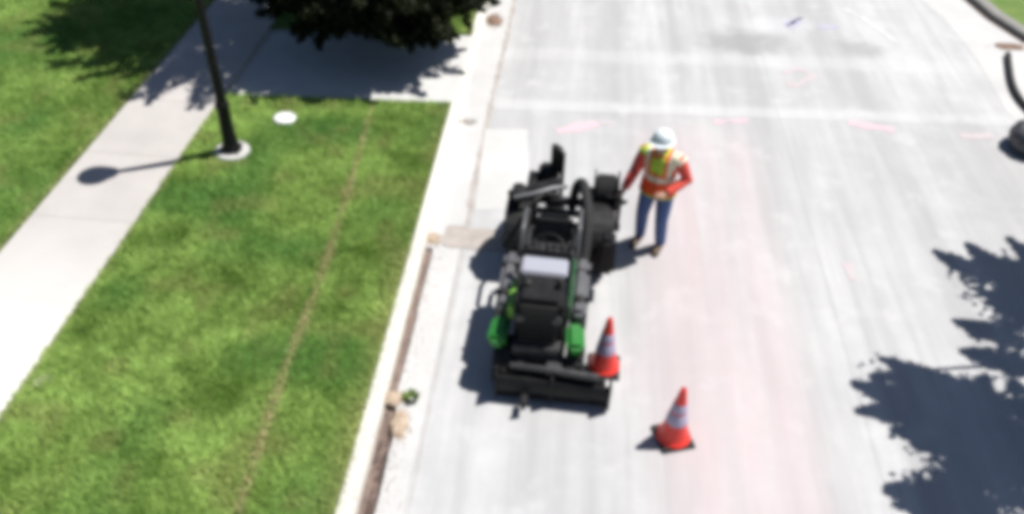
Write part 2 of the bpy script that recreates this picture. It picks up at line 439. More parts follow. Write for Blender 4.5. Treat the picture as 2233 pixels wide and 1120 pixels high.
def grass(name, u0, u1, v0, v1, dens, label):
    n = int((u1-u0)*(v1-v0)*dens)
    u = rng.uniform(u0, u1, n); v = rng.uniform(v0, v1, n)
    if u1 < 0.05 and u0 > -4:     # ragged overhang onto the curb
        k = int(n*.03); u[:k] = u1 + rng.uniform(-.02, .025, k)
    if u0 > -4: v = 7+(v-7+math.sin(SA)*u)/math.cos(SA)
    x = SO.x + du.x*u + dv.x*(v-7); y = SO.y + du.y*u + dv.y*(v-7)
    big = vnoise(x+50, y+50, .55, 1); mid = vnoise(x+50, y+50, 2.1, 2); sm = vnoise(x+50, y+50, 6., 3); hue = vnoise(x+50, y+50, 1.1, 4)
    xs = vnoise(x+50, y+50, 13., 14)
    q = .14*big+.36*mid+.30*sm+.20*xs
    q = np.clip((q-.5)*1.8+.52, 0, 1)
    dark = np.array([.140,.255,.038]); lite = np.array([.47,.66,.18]); deep = np.array([.105,.27,.055]); dry = np.array([.60,.48,.27]); brn = np.array([.15,.11,.05])
    C = dark+(lite-dark)*q[:,None]
    hb = np.clip((hue-.52)*3, 0, 1)[:,None]*.7; C = C*(1-hb)+deep*hb*1.1
    br = np.clip((vnoise(x+50, y+50, 3.1, 6)-.62)*4, 0, 1)[:,None]*.45; C = C*(1-br)+np.array([.36,.36,.13])*br
    d = np.abs(seam_dist(x, y)) if u0 > -4 else np.full(n, 9.)
    keep = np.ones(n, bool)
    if u0 > -4:
        sw = (.02+.045*vnoise(x+50, y+50, 2.7, 9))
        sm_ = np.exp(-(d/sw)**2)*np.clip(vnoise(x+50, y+50, 1.6, 8)*1.8, .55, 1)
        C = C*(1-sm_[:,None]*.92)+dry*sm_[:,None]*.92
        keep &= ~((sm_ > .5) & (rng.random(n) < .55))
        e = np.clip(1-np.abs(u-0)/.30, 0, 1)[:,None]*np.clip(vnoise(x+50,y+50,1.3,11)*1.5-.1,0,1)[:,None]*.6; C = C*(1-e)+np.array([.5,.48,.2])*e
        e = np.clip(1-np.abs(u-SWR)/.12, 0, 1)[:,None]*.35; C = C*(1-e)+dry*e
    else:
        e = np.clip(1-np.abs(u-SWL)/.15, 0, 1)[:,None]*.5; C = C*(1-e)+dry*e
    C *= rng.uniform(.72, 1.28, n)[:,None]
    h = rng.uniform(.03, .062, n)*(.8+.6*big); h *= np.where(rng.random(n) < .02, 1.6, 1)
    ang = rng.uniform(0, 2*np.pi, n); lean = rng.uniform(.2, 1.1, n)*h
    wd = rng.uniform(.0035, .0065, n)*(1.15)
    wa = ang+np.pi/2+rng.uniform(-.4, .4, n)
    z0 = np.full(n, LZ-.02)
    bx = np.stack([x, y, z0], 1); sx = np.stack([np.cos(wa)*wd, np.sin(wa)*wd, np.zeros(n)], 1)
    ld = np.stack([np.cos(ang), np.sin(ang), np.zeros(n)], 1)
    mid_ = bx+ld*(lean*.35)[:,None]+np.array([0,0,1])*(h*.62)[:,None]
    tip = bx+ld*lean[:,None]+np.array([0,0,1])*(h)[:,None]
    V = np.stack([bx-sx, bx+sx, mid_+sx*.8, mid_-sx*.8, tip], 1)[keep]; C = C[keep]; n = len(V)
    b = (np.arange(n)*5)[:,None]
    F = np.concatenate([b+np.array([[0,1,2]]), b+np.array([[0,2,3]]), b+np.array([[3,2,4]])])
    me = mesh_np(name, V.reshape(-1,3), F, 3, np.repeat(C, 5, 0), [M_GRASS])
    o = link(name, me); return setp(o, label, 'grass', kind='stuff')
grass('grass', SWR+.02, -.01, 3.0, AP0-.02, 6800, 'mown green grass of the verge between sidewalk and curb')
grass('grass', SWL-5.5, SWL-.02, 6.5, 19.5, 3600, 'mown green grass on the far side of the sidewalk')
grass('grass', SWR+.02, -.01, AP1+.02, 20., 1800, 'shaded grass of the verge under the dark tree')
grass('grass', 11.2, 14.5, 12.3+2.7, 19., 1500, 'corner of green lawn behind the old right curb')

# ------------------------------------------------------------ dirt, weeds, paint
def blob_pile(name, c, rx, ry, h, mat, seed, label, cat='dirt pile', rz=0):
    m = MB(); bm = m.bm; N = 26; rings = 9; vs = []
    for i in range(rings+1):
        r = i/rings; row = []
        for k in range(N):
            a = 2*math.pi*k/N; p = Vector((math.cos(a)*r, math.sin(a)*r, seed))
            e = 1+.45*noise.noise(Vector((math.cos(a)*1.7, math.sin(a)*1.7, seed)))
            x, y = rx*r*math.cos(a)*e, ry*r*math.sin(a)*e
            z = h*(1-r*r)*(1+.7*noise.noise(p*3)) + .012*noise.noise(p*14)*(1-r) 
            if i == rings: z = -.012
            row.append(bm.verts.new((x*math.cos(rz)-y*math.sin(rz), x*math.sin(rz)+y*math.cos(rz), z)))
        vs.append(row)
    for a, b in zip(vs, vs[1:]):
        for k in range(N): bm.faces.new((a[k], b[k], b[(k+1) % N], a[(k+1) % N]))
    for k in range(90):                         # crumbs
        a = random.uniform(0, 6.28); r = random.uniform(.5, 1.35)**1; s = random.uniform(.004, .013)
        x, y = rx*r*math.cos(a), ry*r*math.sin(a)
        m.ball((x*math.cos(rz)-y*math.sin(rz), x*math.sin(rz)+y*math.cos(rz), s*.5+h*max(0, 1-r*r)), s, (1, .8, .7), 6)
    o = m.build(name, mat, smooth=60); o.location = c
    return setp(o, label, cat)
def gp(px, py, z=0.): v = G(px, py, z); return (v.x, v.y, z)
blob_pile('dirt_pile', gp(872, 925, .0), .09, .20, .035, M_DIRT, 1, 'long tan dirt spill beside the dark trench near the curb', rz=.1)
blob_pile('dirt_pile', gp(862, 868, .0), .13, .09, .03, M_DIRT, 5, 'small tan dirt heap bridging the trench just past the spill')
blob_pile('dirt_pile', gp(946, 520, .0), .09, .10, .03, M_DIRT, 2, 'orange-tan dirt heap where the open trench ends')
blob_pile('dirt_pile', gp(1022, 266, .0), .10, .07, .012, M_FILL, 3, 'thin pale dirt smear on the gutter at the driveway corner')
blob_pile('dirt_pile', gp(1076, 45, .0), .16, .30, .05, M_DIRTB, 4, 'brown dirt heap in the gutter beyond the driveway by the tree')
blob_pile('dirt_pile', gp(2200, 103, .0), .34, .13, .05, M_DIRTB, 8, 'brown dirt heap at the end of the old curb on the right')
# weeds
def weed(c, r, label, n=260, tone=(.16,.24,.05)):
    V = []; Fq = []; C = []
    for k in range(n):
        a = random.uniform(0, 6.28); d = r*math.sqrt(random.random())*.5; h = random.uniform(.02, .07)
        p = Vector((d*math.cos(a), d*math.sin(a), 0)); q = p+Vector((math.cos(a)*h*.8, math.sin(a)*h*.8, h)); s = Vector((-math.sin(a), math.cos(a), 0))*.007
        b = len(V); V += [p-s*.5, (p+q)/2+s, q, (p+q)/2-s]; Fq.append((b, b+1, b+2, b+3)); g_ = random.uniform(.7, 1.4); C += [[x*g_ for x in tone]]*4
    me = mesh_np('weed', np.array([tuple(v) for v in V]), np.array(Fq), 4, np.array(C), [M_GRASS])
    o = link('weed', me); o.location = c; return setp(o, label, 'weed')
weed(gp(897, 868, .0), .12, 'small green weed on the gutter beside the tan dirt')
weed(gp(98, 838, LZ-.01), .13, 'pale tuft standing out of the verge near the sidewalk edge', 200, (.42,.46,.26))

def paint_mat(name, c):
    t = NT(name); v = t.coord(kind='World'); f = t.ramp(t.noise(9, 6, .75, v), [(.36, 0.), (.62, 1.)])
    return t.out(t.mix(f, (.48,.475,.475), c), .8)
M_PINK = paint_mat('pink_paint', (.78,.46,.54)); M_PINKL = paint_mat('faded_pink_paint', (.55,.43,.455)); M_BLUE = paint_mat('blue_paint', (.40,.40,.60)); M_WHT = paint_mat('white_paint', (.66,.66,.66))
def mark(name, pts, wid, mat, label, z=.0045):
    o = strip(name, pts, wid, mat, z, kind=None, jit=wid*.55); return setp(o, label, 'paint mark', 'spray paint marks on the street')
mark('paint_mark', [G(1215,288), G(1252,280), G(1300,268)], .16, M_PINK, 'brightest pink dash, across the street behind the machine')
mark('paint_mark', [G(1310,266), G(1336,270)], .10, M_PINKL, 'short faded pink dash just right of the brightest one')
mark('paint_mark', [G(1555,265), G(1632,262)], .10, M_PINK, 'pink dash across the street above the worker')
mark('paint_mark', [G(1850,268), G(1950,284)], .13, M_PINK, 'pink dash between the worker and the right gutter')
mark('paint_mark', [G(2095,297), G(2165,296)], .16, M_PINKL, 'dull pink dash beside the dark bag')
mark('paint_mark', [G(1705,160), G(1740,150), G(1775,165), G(1735,190), G(1712,180)], .10, M_PINKL, 'faded pink curl up the street beyond the pale joint')
mark('paint_mark', [G(1712,55), G(1745,40), G(1722,62)], .14, M_BLUE, 'left blue utility mark on the wet stain')
mark('paint_mark', [G(1785,60), G(1825,58)], .15, M_BLUE, 'right blue utility mark on the wet stain')
mark('paint_mark', [G(1840,20), G(1880,40), G(1955,92)], .10, M_WHT, 'white slanted paint line past the wet stain')
mark('paint_mark', [G(1845,575), G(1862,610)], .08, M_PINKL, 'tiny faded pink fleck near the tree shadow')

# ------------------------------------------------------------ materials for objects
M_BLK = paint('black_paint', (.007,.007,.008), .5, 0, .18, (.07,.068,.065))
M_BLKM = paint('satin_black_metal', (.020,.020,.021), .5, .1, .3, (.10,.095,.09))
M_RUB = paint('rubber', (.017,.017,.018), .8, 0, .35, (.09,.085,.08), 14, .4)
M_GRN = paint('green_paint', (.022,.20,.03), .32, 0, .2, (.1,.12,.08))
M_LIM = paint('lime_paint', (.21,.47,.07), .35, 0, .2, (.2,.22,.12))
M_GRY = paint('grey_metal', (.16,.16,.17), .4, .4, .4, (.2,.19,.18))
M_DKG = paint('dark_grey_metal', (.05,.05,.053), .45, .3, .5, (.17,.16,.15))
M_PAN = paint('pale_panel', (.38,.39,.45), .35, .0, .25, (.3,.3,.3))
M_CHR = paint('bright_steel', (.5,.5,.52), .25, .9, .2)
M_SEAT = paint('seat_vinyl', (.02,.02,.023), .55, 0, .2, (.1,.1,.1))
for m_ in (M_BLK, M_BLKM): m_.node_tree.nodes['Principled BSDF'].inputs['Specular IOR Level'].default_value = .25
M_WHITE = paint('white_plastic', (.80,.81,.79), .4, 0, .15, (.5,.5,.45))
M_GLASS = paint('frosted_lens', (.55,.55,.5), .25, 0, .1)

# ------------------------------------------------------------ street lamp
lp = G(507, 333, LZ)
lamp = empty('street_lamp', (lp.x, lp.y, LZ-.01), 0, label='tall black post lamp on a pale concrete footing beside the sidewalk', cat='street lamp')
m = MB(); m.lathe([(.25,-.1),(.25,.045),(.235,.065),(.0,.07)], n=36); m.build('footing', M_APR, lamp, wear=.004)
m = MB(); m.lathe([(.145,.06),(.145,.12),(.12,.15),(.105,.22),(.095,.5),(.09,.75),(.10,.78),(.10,.82),(.078,.86)], n=24); m.build('pole_base', M_BLK, lamp)
m = MB(); m.lathe([(.074,.85),(.066,1.6),(.055,2.4),(.046,3.02),(.06,3.04),(.06,3.08),(.04,3.1)], n=24); m.build('pole', M_BLK, lamp)
for k in range(4):
    a = math.pi/4+k*math.pi/2; m = MB(); m.lathe([(.017,.06),(.017,.085),(.010,.087),(.010,.105),(0,.107)], c=(.125*math.cos(a)*1.3, .125*math.sin(a)*1.3, 0), n=8); m.build('anchor_bolt', M_DKG, lamp)
hd = MB(); hd.lathe([(.05,3.1),(.12,3.13),(.15,3.16),(.15,3.19)], n=24); lh = hd.build('lantern_cage', M_BLK, lamp)
m = MB(); m.lathe([(.13,3.19),(.19,3.42),(.20,3.46)], n=24); m.build('lens', M_GLASS, lh)
m = MB(); m.lathe([(.225,3.455),(.23,3.48),(.19,3.53),(.11,3.58),(.05,3.60),(.03,3.66),(0,3.67)], n=28); m.build('lantern_cap', M_BLK, lamp)
for k in range(4):
    a = k*math.pi/2; m = MB(); m.tube([(.15*math.cos(a), .15*math.sin(a), 3.18), (.215*math.cos(a), .215*math.sin(a), 3.46)], .008, 6); m.build('cage_bar', M_BLK, lh)

# round white lid in the grass
lid = empty('utility_lid', (*G(622, 262, LZ).xy, LZ-.015), .3, label='round white utility box lid set in the grass near the lamp', cat='utility lid')
m = MB(); m.lathe([(.165,-.05),(.165,.06),(.15,.072),(.14,.062)], n=32); m.build('rim', M_WHITE, lid)
m = MB(); m.lathe([(.139,.05),(.139,.066),(.12,.074),(0,.085)], n=32)
for k in range(5): m.box((-.06+.03*k, 0, .085), (.008, .12, .008), bev=.002)
m.build('cover', M_WHITE, lid)
m = MB(); m.lathe([(.012,.07),(.012,.092),(0,.094)], c=(.11,0,0), n=8); m.build('bolt', M_GRY, lid)

# ------------------------------------------------------------ traffic cones
M_ORG = paint('orange_cone_plastic', (.86,.045,.03), .4, 0, .12, (.3,.1,.06), 9, .1)
M_COL = paint('reflective_collar', (.42,.38,.52), .4, 0, .2, (.4,.35,.4), 9, .1)  # pale collar, with the lavender of its shaded side put into the colour
def cone(loc, rz, label):
    r = empty('traffic_cone', loc, rz, label=label, cat='traffic cone', group='orange traffic cones beside the machine')
    r.scale = (1.04,)*3
    m = MB(); m.box((0,0,.018), (.34,.34,.036), bev=.012)
    for sx in (-1,1):
        for sy in (-1,1): m.box((sx*.14, sy*.14, .006), (.06,.06,.012), bev=.002)
    m.build('base', M_RUB, r)
    m = MB(); m.lathe([(.168,.034),(.167,.05),(.160,.062),(.148,.07),(.138,.10),(.106,.25),(.0315,.70),(.030,.71),(.022,.715),(.020,.66)], n=36); m.build('cone_body', M_ORG, r)
    f = lambda z: .106+(.0315-.106)*(z-.25)/(.70-.25)
    for a, b in ((.27,.41),(.43,.53)):
        m = MB(); m.lathe([(f(a)+.001,a),(f(a)+.004,a+.003),(f(b)+.004,b-.003),(f(b)+.001,b)], n=36); m.build('reflective_collar', M_COL, r)
    return r
c2 = G(1467, 953); cone((c2.x, c2.y, .001), .25, 'orange cone with pale collars standing alone on the open street in front of the machine')
c1 = G(1316, 800); cone((c1.x, c1.y, .001), -.1, 'orange cone with pale collars right beside the machine front wheel')

# ------------------------------------------------------------ right side: hose and bag
hp = [G(2196,122,.02), G(2199,150,.02), G(2204,180,.02), G(2215,208,.02), G(2236,236,.02), G(2270,262,.02), G(2330,270,.02), G(2400,250,.02)]
def smooth_path(P, n=8):
    out = []
    for i in range(len(P)-1):
        p0, p1, p2, p3 = P[max(i-1,0)], P[i], P[i+1], P[min(i+2,len(P)-1)]
        for k in range(n):
            t_ = k/n; out.append(.5*((2*p1)+(p2-p0)*t_+(2*p0-5*p1+4*p2-p3)*t_**2+(3*p1-p0-3*p2+p3)*t_**3))
    out.append(P[-1]); return out
m = MB(); hpp = smooth_path([p+Vector((0,0,.035)) for p in hp], 24)
m.tube(hpp, [.048+.007*(i % 2) for i in range(len(hpp))], 12); 
setp(m.build('hose', M_RUB, smooth=70), 'thick black ribbed hose curving along the right gutter', 'hose')
bagc = G(2252, 314, .1)
bag = empty('rubbish_bag', (bagc.x, bagc.y, 0), .3, label='dark grey slumped bag lying at the right edge of the street', cat='bag')
m = MB(); m.ball((0,0,.20), .36, (1.0,1.1,.62), 32); m.ball((.16,-.12,.11), .2, (1,1,.5), 24)
for v in m.bm.verts:
    v.co += noise.noise_vector(v.co*6)*.05+noise.noise_vector(v.co*17)*.016
    v.co.z = max(v.co.z, .006)
M_BAG = paint('bag_plastic', (.065,.065,.075), .4, 0, .2, (.12,.12,.12), 8, .6)
m.build('sack', M_BAG, bag, smooth=80)
m = MB(); m.lathe([(.03,0),(.022,.03),(.05,.07),(.07,.10),(.05,.085),(0,.05)], c=(-.05,.05,.24), axis=(-.3,.2,1), n=14)
m.build('tied_neck', M_BAG, bag, wear=.012)

# ------------------------------------------------------------ the trenching machine
mc = empty('trenching_machine', (.31, 5.97, 0), -R(6), label='black and green wheeled trenching machine parked between the curb and the worker', cat='trenching machine')
def wheel(x, y, r, wd, name='wheel'):
    m = MB(); prof = [(r*.62,-wd/2+.02),(r*.80,-wd/2),(r*.94,-wd/2+.012),(r,-wd/2+.04),(r,wd/2-.04),(r*.94,wd/2-.012),(r*.80,wd/2),(r*.62,wd/2-.02)]
    m.lathe(prof, c=(x,y,r), axis=(1,0,0), n=40)
    nt = 22
    for k in range(nt):
        a = 2*math.pi*k/nt
        for s in (-1, 1):
            aa = a + (0 if s > 0 else math.pi/nt)
            m.box((x+s*wd*.24, y+math.cos(aa)*(r+.004), r+math.sin(aa)*(r+.004)), (wd*.46, .05*r/.3, .035), rot=(aa-math.pi/2, 0, 0), bev=.006)
    o = m.build(name, M_RUB, mc)
    s = 1 if x > 0 else -1
    m = MB(); m.lathe([(r*.61,-wd/2+.03),(r*.61,wd/2-.015),(r*.55,wd/2-.015),(r*.5,wd/2-.06),(r*.2,wd/2-.05),(r*.2,wd/2-.01),(0,wd/2-.01)], c=(x,y,r), axis=(s,0,0), n=28)
    m.build('rim', M_GRN if r > .3 else M_DKG, o)
    return o
wheel(.36, .30, .24, .20); wheel(-.40, .30, .24, .20)
wheel(.52, 2.30, .37, .26); wheel(-.48, 2.30, .37, .26)
# chassis, axles, front bumper
m = MB(); m.box((.2,1.3,.36), (.09,2.5,.14)); m.box((-.2,1.3,.36), (.09,2.5,.14)); m.box((-.02,.3,.28), (.66,.10,.10)); m.box((0,2.32,.38), (.86,.14,.14)); m.box((0,1.1,.33), (.5,.9,.12)); m.box((-.05,.42,.48),(.5,.5,.2)); m.ball((0,2.32,.38), .15, (1,1,1))
m.build('chassis', M_DKG, mc)
bl = MB(); N = 10; rows = []
for k in range(N+1):
    a = R(-38)+R(76)*k/N; rows.append((-.02-.16*math.cos(a)+.10, .21+.19*math.sin(a)))
for x0, x1 in ((-.44, .76),):
    A = [[bl.bm.verts.new((x, y_+dy, z_)) for x in (x0, x1)] for dy in (0, .03) for y_, z_ in rows]
    n = N+1
    for k in range(N):
        bl.bm.faces.new((A[k][0], A[k][1], A[k+1][1], A[k+1][0])); bl.bm.faces.new((A[n+k][0], A[n+k+1][0], A[n+k+1][1], A[n+k][1]))
        for e in (0, 1): bl.bm.faces.new((A[k][e], A[k+1][e], A[n+k+1][e], A[n+k][e]))
    bl.bm.faces.new((A[0][0], A[0][1], A[n][1], A[n][0])); bl.bm.faces.new((A[N][0], A[N][1], A[n+N][1], A[n+N][0]))
for x in (-.43, .15, .75): bl.box((x, -.02, .22), (.025,.16,.36), bev=.006)
bl.box((.15,-.02,.05),(1.2,.03,.06), bev=.006)
bl.box((.15,.06,.30),(1.1,.12,.10), bev=.01)
blade = bl.build('backfill_blade', M_BLK, mc)
m = MB(); m.tube([(-.30,.06,.40),(.12,.03,.43),(.62,.0,.43)], .035); m.box((.12,.16,.40),(.10,.3,.07)); m.build('blade_arm', M_DKG, blade)
m = MB(); m.cyl((.36,.0,.30),(.36,.30,.52),.028); m.build('hydraulic_cylinder', M_BLK, blade)
m = MB(); m.box((-.12,-.19,.16),(.07,.16,.05)); m.cyl((-.12,-.25,.10),(-.12,-.25,.24),.02); m.build('tow_hook', M_BLKM, blade)
# hood (centre)
m = MB(); m.box((-.05,.50,.80), (.52,.50,.70), rot=(R(3),0,0), bev=.06, taper=.95, seg=4)
hood = m.build('hood', M_BLK, mc)
m = MB()
for k in range(7): m.box((-.05, .235+.003*k, .55+k*.066), (.40,.02,.022), rot=(R(-12),0,0), bev=.004)
m.build('grille', M_BLKM, hood)
for s in (-1,1):
    for k in range(4):
        m = MB(); m.box((-.05+s*.258, .38+.08*k, .82), (.014,.03,.26), rot=(R(20),0,0), bev=.003); m.build('side_louvre', M_BLKM, hood)
for s in (-1,1):
    m = MB(); m.lathe([(.05,0),(.052,.03),(.04,.04),(0,.042)], c=(-.05+s*.19,.262,.92), axis=(0,-1,.1), n=20); m.build('headlight', M_DKG, hood)
m = MB(); m.cyl((.13,.52,1.12),(.13,.52,1.20),.03); m.tube([(.13,.52,1.19),(.13,.52,1.22),(.15,.50,1.25)], .026); m.build('exhaust', M_BLKM, hood)
m = MB(); m.lathe([(.045,0),(.045,.03),(.02,.045),(0,.045)], c=(-.2,.52,1.15), n=16); m.build('fuel_cap', M_BLKM, hood)
# green front corner panels, lime strips
for s in (-1,1):
    m = MB(); m.box((-.055+s*.40,.33,.60), (.19,.34,.18), rot=(R(8),0,s*R(6)), bev=.045, seg=3); m.build('corner_panel', M_GRN, mc)
m = MB(); m.box((-.345,.64,.80), (.09,.44,.20), bev=.025); m.build('side_panel', M_LIM, mc)
m = MB(); m.box((.255,.80,.88), (.05,.80,.22), bev=.02); m.build('side_panel', paint('dark_green_paint', (.03,.09,.04), .35), mc)
# grey side tanks / steps
for s in (-1,1):
    m = MB(); m.box((-.05+s*.40,1.0,.62), (.18,.92,.34), bev=.05, seg=3); tk = m.build('side_tank', M_GRY, mc)
    m = MB(); m.lathe([(.05,0),(.05,.02),(.03,.035),(0,.035)], c=(-.05+s*.40,.75,.79), n=16); m.build('cap', M_BLKM, tk)
    for k in range(2):
        m = MB(); m.box((-.05+s*.40,.78+.45*k,.62), (.188,.03,.348), bev=.004); m.build('strap', M_BLKM, tk)
for s in (-1,1):   # rear fenders
    m = MB(); N = 12
    for k in range(N):
        a = R(20)+R(135)*k/(N-1); m.box((.02+s*.50, 2.30-math.cos(a)*.44*1, .37+math.sin(a)*.45), (.31,.115,.022), rot=(math.pi/2-a if False else (a-math.pi/2)*-1, 0, 0), bev=.004)
    m.build('fender', M_BLKM, mc)
# pale console panel and dash
m = MB(); m.box((-.05,.86,1.09), (.49,.25,.07), rot=(R(6),0,0), bev=.02); m.box((-.05,.92,.82),(.46,.14,.5),bev=.02)
cons = m.build('console', M_PAN, mc)
m = MB(); m.box((-.05,1.07,1.06), (.56,.10,.12), rot=(R(-30),0,0)); m.build('dashboard', M_BLK, cons)
for k in range(5):
    m = MB(); m.tube([(-.22+k*.08,1.09,1.08),(-.22+k*.08,1.11,1.18)], .008, 8); m.ball((-.22+k*.08,1.112,1.19), .018); m.build('lever', M_BLK, cons)
m = MB(); 
ringp = [Vector((-.05+.17*math.cos(a), 1.22+.13*math.sin(a), 1.08+.07*math.sin(a))) for a in [2*math.pi*k/28 for k in range(29)]]
m.tube(ringp, .014, 8, caps=False); m.cyl((-.05,1.08,.98),(-.05,1.22,1.07),.02); 
for a in (0, 2.1, 4.2): m.tube([(-.05,1.22,1.07),(-.05+.17*math.cos(a),1.22+.13*math.sin(a),1.08+.07*math.sin(a))], .009, 6)
m.build('steering_wheel', M_BLK, mc)
m = MB(); m.box((0,1.50,.46), (.62,.9,.04)); m.build('footplate', M_DKG, mc)
# seat
m = MB(); m.box((-.03,1.56,.68), (.46,.42,.12), bev=.05, seg=4); m.box((-.03,1.56,.54),(.3,.3,.2)); st = m.build('seat', M_SEAT, mc)
m = MB(); m.box((-.03,1.80,.88), (.44,.11,.36), rot=(R(-12),0,0), bev=.05, seg=4); m.build('backrest', M_SEAT, st)
for s in (-1,1):
    m = MB(); m.box((-.03+s*.27,1.60,.86), (.06,.30,.05), bev=.02); m.tube([(-.03+s*.27,1.75,.86),(-.03+s*.27,1.77,.64)], .015); m.build('armrest', M_SEAT, st)
# roll bar stubs (folded), grey-green posts beside the seat
m = MB(); m.tube([(.27,1.42,.45),(.27,1.44,.9),(.27,1.56,1.08),(.27,1.9,1.1),(.27,2.1,.95),(.27,2.14,.5)], .024); m.build('handrail', M_GRY, mc)
m = MB(); m.tube([(-.36,1.42,.45),(-.36,1.44,.85),(-.36,1.56,1.02),(-.36,1.9,1.04),(-.36,2.1,.9),(-.36,2.14,.5)], .024); m.build('handrail', M_GRY, mc)
REAR_DY = .18
# rear: mast carriage on slide frame
m = MB(); m.box((0,2.52,.62), (1.02,.09,.10)); m.box((0,2.52,.44), (1.02,.09,.08)); m.box((.3,2.38,.5),(.08,.3,.2)); m.box((-.3,2.38,.5),(.08,.3,.2)); m.build('slide_frame', M_DKG, mc)
mast = MB(); mast.box((-.11,2.76,.72), (.09,.10,1.1), bev=.01); mast.box((.0,2.76,.72), (.05,.09,.9), bev=.01); mast.box((-.06,2.76,.30),(.26,.2,.16))
mo = mast.build('mast', M_BLKM, mc)
m = MB(); m.box((-.17,2.78,.78), (.26,.24,.34), bev=.04, seg=3); m.build('gearbox', M_BLKM, mo)
m = MB(); m.cyl((-.06,2.74,.9),(-.06,2.74,1.22),.05); m.lathe([(.05,0),(.05,.03),(.0,.05)], c=(-.06,2.74,1.22), n=16); m.build('hydraulic_cylinder', M_BLKM, mo)
m = MB(); m.cyl((-.06,2.74,.55),(-.06,2.74,.92),.02); m.build('piston_rod', M_CHR, mo)
# saw wheel in its guard (left rear)
m = MB(); 
prof = [(.40,-.05),(.41,-.05),(.41,.05),(.40,.05)]
N = 20; vs = []
for side in (-.055, .055):
    vs.append([(-.36+side, 2.62+.42*math.cos(a), .46+.42*math.sin(a)) for a in [math.pi*k/N for k in range(N+1)]])
b0 = [m.bm.verts.new(v) for v in vs[0]]; b1 = [m.bm.verts.new(v) for v in vs[1]]
m.bm.faces.new(b0[::-1]); m.bm.faces.new(b1)
for k in range(N): m.bm.faces.new((b0[k], b0[k+1], b1[k+1], b1[k]))
m.bm.faces.new((b0[-1], b0[0], b1[0], b1[-1]))
m.box((-.36,2.62,.5),(.15,.62,.06)); m.tube([(-.36,2.3,.66),(-.2,2.5,.72),(0,2.55,.66)], .04)
gd = m.build('saw_guard', M_BLK, mc)
m = MB(); m.lathe([(.05,-.03),(.36,-.012),(.36,.012),(.05,.03)], c=(-.36,2.62,.42), axis=(1,0,0), n=48)
for k in range(30):
    a = 2*math.pi*k/30; m.box((-.36,2.62+.37*math.cos(a),.42+.37*math.sin(a)), (.035,.03,.03), rot=(a,0,0), bev=.003)
m.build('saw_blade', M_CHR, gd)
# boom: slanted dark beam and pale pipe over the left rear
m = MB(); m.box((-.30,2.28,.93), (.66,.13,.11), rot=(0,R(-8),R(22)), bev=.02); m.box((-.48,2.12,.98),(.16,.26,.14),bev=.03); m.build('boom', M_BLKM, mc)
m = MB(); m.tube([(-.52,1.98,1.0),(-.3,2.06,1.02),(-.08,2.18,1.04),(.08,2.3,1.0)], .028); m.build('hydraulic_pipe', M_GRY, mc)
# hose reel right rear
rl = MB(); rl.lathe([(.11,-.14),(.11,.14)], c=(.56,2.56,.98), axis=(1,0,0), n=24)
for s in (-1,1):
    rl.lathe([(.245,-.01),(.25,0),(.245,.01)], c=(.56+s*.145,2.56,.98), axis=(1,0,0), n=36)
reel = rl.build('hose_reel', M_BLKM, mc)
m = MB()
for k in range(7):
    for j in range(2):
        cx = .56-.115+.038*k+(.019*j); rr = .135+.036*j+.016
        if k == 6 and j == 1: continue
        P = [Vector((cx, 2.56+rr*math.cos(a), .98+rr*math.sin(a))) for a in [2*math.pi*q/26 for q in range(27)]]
        m.tube(P, .018, 6, caps=False)
m.build('wound_hose', M_RUB, reel)
m = MB(); m.box((.38,2.50,.72),(.05,.10,.6)); m.box((.745,2.50,.72),(.05,.10,.6)); m.box((.56,2.5,.47),(.45,.12,.08)); m.cyl((.36,2.56,.98),(.79,2.56,.98),.025); m.build('reel_bracket', M_DKG, reel)
# vacuum hose arching from reel block to hood rear, cutter chute by the right rear wheel
vh = smooth_path([Vector(p) for p in ((.16,2.5,.55),(.2,2.45,.9),(.28,2.2,1.12),(.36,1.8,1.05),(.38,1.45,.82),(.36,1.2,.66))], 18)
m = MB(); m.tube(vh, [.055+.008*(i % 2) for i in range(len(vh))], 14); m.build('vacuum_hose', M_RUB, mc)
m = MB(); m.box((.62,1.62,.62), (.24,.34,.50), bev=.05, seg=3, taper=.8); m.build('hydraulic_tank', M_BLK, mc)
for o_ in list(mc.children):
    if o_.name.split('.')[0] in ('slide_frame','mast','saw_guard','boom','hydraulic_pipe','hose_reel','vacuum_hose','hydraulic_tank'):
        o_.location.y += REAR_DY; o_.location.x -= .02
        if o_.name.startswith('hose_reel'): o_.location.z -= .16
# control arm to worker's hand (set after hand position is known)

# ------------------------------------------------------------ the worker
PW = Vector((1.765, 8.63, 0)); FA = math.atan2(-.89, -.45)
pf = Vector((math.cos(FA), math.sin(FA), 0)); pl = Vector((-pf.y, pf.x, 0))
per = empty('person', PW, FA-math.pi/2, label='worker in white hard hat, orange and lime vest and blue jeans beside the machine', cat='person'); per.scale = (1.12, 1.14, .965)
# local axes: +y forward, +x to the person's right -> use P(a,b,c): a = to the person's left
def P(a, b, c): return Vector((-a, b, c))
def remesh(mb, name, mats, parent, vox, smooth_it=2, fn=None, thick=0):
    me = bpy.data.meshes.new(name); bmesh.ops.recalc_face_normals(mb.bm, faces=mb.bm.faces); mb.bm.to_mesh(me); mb.bm.free()
    o = link(name, me)
    md = o.modifiers.new('r', 'REMESH'); md.mode = 'VOXEL'; md.voxel_size = vox; md.adaptivity = 0
    if smooth_it:
        s_ = o.modifiers.new('s', 'SMOOTH'); s_.iterations = smooth_it; s_.factor = .6
    dg = bpy.context.evaluated_depsgraph_get(); me2 = bpy.data.meshes.new_from_object(o.evaluated_get(dg))
    o.modifiers.clear(); o.data = me2; me2.name = name; bpy.data.meshes.remove(me); me2.materials.clear()
    for m_ in mats: me2.materials.append(m_)
    for p in me2.polygons:
        p.use_smooth = True
        if fn: p.material_index = fn(p.center)
    o.parent = parent
    return o
